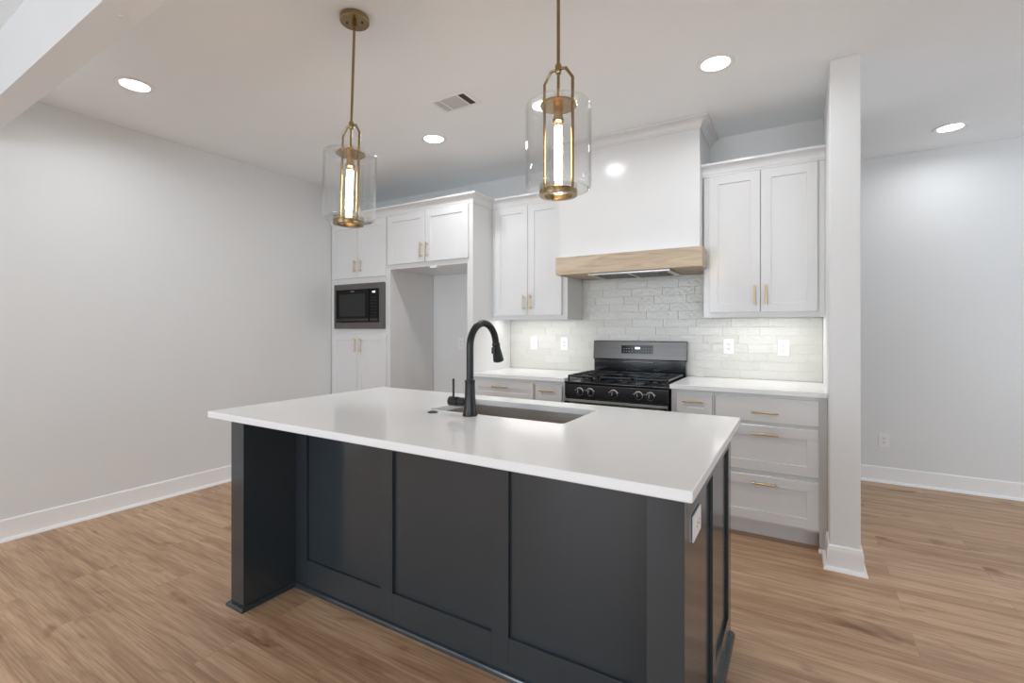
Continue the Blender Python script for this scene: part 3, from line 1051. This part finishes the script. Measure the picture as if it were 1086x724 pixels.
make('lever', MB().cyl((fx - 0.094, fyy, 0.985), (fx - 0.094, fyy, 1.076), 0.0052, n=14), M['black'], fa)

t = make('air_switch_button', MB().lathe((-1.466, 1.731, TZ1 + 0.0002), [(0, 0), (0.0245, 0), (0.0245, 0.003), (0.022, 0.0045), (0.016, 0.0045), (0.0155, 0.007), (0, 0.0075)], 32), M['black'], None, base=(-1.466, 1.731, TZ1 + 0.0002))
tag(t, 'small round black button set in the island top left of the faucet', 'button')

# outlet on the island's right end
outlet('white outlet on the right end of the slate island under the top', (-0.2551, 1.470, 0.742), face='right', lying=True)

# ------------------------------------------------------------------ pendants
def pendant(label, x, y, tilt=0.0, twist=0.0):
    t = thing('pendant_light', label, 'pendant light', (x, y, ZC), 'glass cylinder pendants over the island')
    # hang: tilt about the picture-right axis of the place, pivot at the canopy
    ax = Vector((-math.sin(TH), math.cos(TH), 0))
    T = Matrix.Translation((x, y, ZC)) @ Matrix.Rotation(tilt, 4, ax) @ Matrix.Rotation(twist, 4, 'Z')
    o = (0, 0, 0)
    zz = lambda z: z - ZC
    def fin(name, mb, mat, parent):
        bmesh.ops.transform(mb.bm, matrix=T, verts=mb.bm.verts[:])
        return make(name, mb, mat, parent)
    mb = MB().lathe((x, y, ZC), [(0, -0.0005), (0.066, -0.0005), (0.067, -0.003), (0.067, -0.022), (0.065, -0.025), (0, -0.0255)], 48)
    cn = make('canopy', mb, M['brass'], t)
    for s in (-1, 1):
        mb = MB().lathe((x + 0.036 * s * 0.86, y + 0.036 * s * 0.5, ZC - 0.0255), [(0, -0.004), (0.004, -0.0035), (0.0055, -0.001), (0.0055, 0.001), (0, 0.001)], 14)
        make('screw', mb, M['slot'], cn)
    fin('stem', MB().lathe(o, [(0, -0.024), (0.010, -0.024), (0.010, -0.048), (0.0062, -0.050), (0.0062, zz(2.272)), (0, zz(2.272))], 20), M['brass'], t)
    # yoke: joint, chamfered bow and the two long side rods
    mb = MB()
    mb.lathe((0, 0, zz(2.262)), [(0, 0.020), (0.009, 0.018), (0.0125, 0.010), (0.0125, -0.010), (0.009, -0.018), (0, -0.020)], 20)
    fin('joint', mb, M['brass'], t)
    mb = MB()
    mb.tube([(-0.057, 0, zz(1.812)), (-0.057, 0, zz(2.218)), (-0.030, 0, zz(2.258)), (0.0, 0, zz(2.262)), (0.030, 0, zz(2.258)), (0.057, 0, zz(2.218)), (0.057, 0, zz(1.812))], 0.0052, 12)
    fin('yoke', mb, M['brass'], t)
    fin('inner_stem', MB().cyl((0, 0, zz(2.255)), (0, 0, zz(2.150)), 0.0055, n=14), M['brass'], t)
    fin('shade_plate', MB().lathe((0, 0, zz(2.128)), [(0, 0.003), (0.066, 0.003), (0.0675, 0.0015), (0.0675, -0.0035), (0.066, -0.005), (0, -0.005)], 44), M['brass'], t)
    fin('socket', MB().lathe((0, 0, zz(2.155)), [(0, 0), (0.016, 0), (0.0175, -0.003), (0.0175, -0.075), (0.021, -0.077), (0.021, -0.087), (0.016, -0.090), (0, -0.090)], 28), M['brass'], t)
    bl = fin('bulb', MB().lathe((0, 0, zz(2.066)), [(0, 0), (0.014, 0), (0.0165, -0.012), (0.0165, -0.195), (0.013, -0.207), (0.006, -0.213), (0, -0.214)], 28), M['bulbglass'], t)
    mb = MB()
    for k in range(6):
        a = k / 6 * 2 * PI
        mb.tube([(0.0115 * math.cos(a), 0.0115 * math.sin(a), zz(2.05)), (0.0125 * math.cos(a), 0.0125 * math.sin(a), zz(1.96)), (0.0115 * math.cos(a), 0.0115 * math.sin(a), zz(1.865))], 0.0036, 8)
    fin('filament', mb, M['filament'], bl)
    # glass drum: straight wall, tight shoulders turned in to plate and ring
    R, th, r0 = 0.1205, 0.004, 0.0635
    zt, zb, rd = 2.132, 1.815, 0.014
    outer = [(r0, zb)]
    for k in range(0, 6):
        a = -PI / 2 + k / 5 * PI / 2
        outer.append((R - rd + rd * math.cos(a), zb + rd + rd * math.sin(a)))
    for k in range(0, 6):
        a = k / 5 * PI / 2
        outer.append((R - rd + rd * math.cos(a), zt - rd + rd * math.sin(a)))
    outer.append((0.0685, zt))
    inner = [(0.0685, zt - th)]
    for k in range(5, -1, -1):
        a = k / 5 * PI / 2
        inner.append((R - rd + (rd - th) * math.cos(a), zt - rd + (rd - th) * math.sin(a)))
    for k in range(5, -1, -1):
        a = -PI / 2 + k / 5 * PI / 2
        inner.append((R - rd + (rd - th) * math.cos(a), zb + rd + (rd - th) * math.sin(a)))
    inner.append((r0, zb + th))
    fin('glass_shade', MB().lathe(o, [(r, zz(z)) for r, z in outer + inner], 64, close=True), M['glass'], t)
    fin('bottom_ring', MB().lathe((0, 0, zz(1.800)), [(0.0505, -0.006), (0.0685, -0.006), (0.0695, -0.004), (0.0695, 0.012), (0.0685, 0.014), (0.0505, 0.014)], 48, close=True), M['brass'], t)
    return t
pendant('brass pendant with clear glass drum, canopy in view, hanging over the left of the island', -1.790, 1.552, tilt=0.030)
pendant('brass pendant with clear glass drum hanging in front of the range hood', -0.757, 1.600)

# ------------------------------------------------------------------ recessed ceiling lights
def downlight(label, x, y, dim=1.0):
    t = thing('recessed_light', label, 'ceiling light', (x, y, ZC), 'recessed ceiling lights')
    make('trim_ring', MB().lathe((x, y, ZC), [(0.073, -0.0005), (0.101, -0.0005), (0.101, -0.003), (0.097, -0.006), (0.076, -0.006), (0.073, -0.003)], 48, close=True), M['plastic'], t)
    make('lens', MB().lathe((x, y, ZC), [(0, -0.0006), (0.0728, -0.0006), (0.0728, -0.003), (0, -0.0035)], 40), M['lens'], t)
    area('lamp_light', (0, 0, -0.008), (0, 0, 0), 0.14, 0.14, DOWN_POWER * dim, (0.93, 0.965, 1.0), t, spread=2.9, shape='DISK')
    return t
downlight('lit recessed light at the upper left, nearest the left wall', -3.418, 1.304, 0.85)
downlight('lit recessed light beyond the ceiling vent, in front of the refrigerator alcove', -2.407, 2.853)
downlight('lit recessed light seen through the glass of the pendant before the range hood', -1.430, 2.800, 0.6)
downlight('lit recessed light in front of the right wall cabinet', -0.389, 2.840)
downlight('lit recessed light in the hall ceiling right of the stub wall', 0.953, 4.620, 0.55)

# ------------------------------------------------------------------ ceiling vent
va = thing('ceiling_vent', 'white rectangular air register with one dark louvre in the kitchen ceiling', 'vent', (-1.898, 2.463, ZC))
vx0, vx1, vy0, vy1 = -2.045, -1.752, 2.368, 2.558
mb = MB()
z0, z1 = ZC - 0.006, ZC - 0.0005
mb.box(vx0, vx1, vy0, vy0 + 0.022, z0, z1, 0.001)
mb.box(vx0, vx1, vy1 - 0.022, vy1, z0, z1, 0.001)
for a, b_ in ((vx0, vx0 + 0.022), (-1.975, -1.966), (-1.838, -1.829), (vx1 - 0.030, vx1)):
    mb.box(a, b_, vy0 + 0.022, vy1 - 0.022, z0, z1, 0.0006)
make('frame', mb, M['plastic'], va)
make('duct', MB().box(-1.829, vx1 - 0.030, vy0 + 0.022, vy1 - 0.022, z1 - 0.0006, z1), M['slot'], va)
mb = MB()
for j in range(11):
    yy = vy0 + 0.026 + j * 0.0128
    mb.box(-1.9655, -1.8385, yy, yy + 0.0095, z0 + 0.001, z1)
make('louvre', mb, M['vent'], va)
mb = MB()
for j in range(3):
    xx = vx0 + 0.024 + j * 0.0155
    mb.box(xx, xx + 0.011, vy0 + 0.022, vy1 - 0.022, z0 + 0.001, z1)
make('louvre', mb, M['vent'], va)

t = make('cover_cap', MB().lathe((-2.128, 0.775, 2.4495), [(0, 0), (0.014, 0), (0.014, -0.002), (0.011, -0.003), (0, -0.003)], 24), M['wall'], None, base=(-2.128, 0.775, 2.4495))
tag(t, 'tiny round cap on the underside of the dropped header', 'cap')

# ------------------------------------------------------------------ under-cabinet light strips
def strip(label, x0, x1, y):
    t = thing('under_cabinet_light', label, 'light', ((x0 + x1) / 2, y, 1.4018), 'under-cabinet lights')
    make('housing', MB().box(x0, x1, y - 0.014, y + 0.014, 1.3945, 1.4017, 0.002), M['plastic'], t)
    make('lens', MB().box(x0 + 0.01, x1 - 0.01, y - 0.008, y + 0.008, 1.3935, 1.3947), M['led'], t)
    area('strip_light', (0, 0, -0.0090), (0, 0, 0), x1 - x0 - 0.02, 0.015, STRIP_POWER, (1.0, 0.985, 0.96), t)
strip('slim lit strip under the wall cabinet left of the hood', -2.33, -1.70, 3.725)
strip('slim lit strip under the wall cabinet right of the hood', -0.53, 0.10, 3.725)
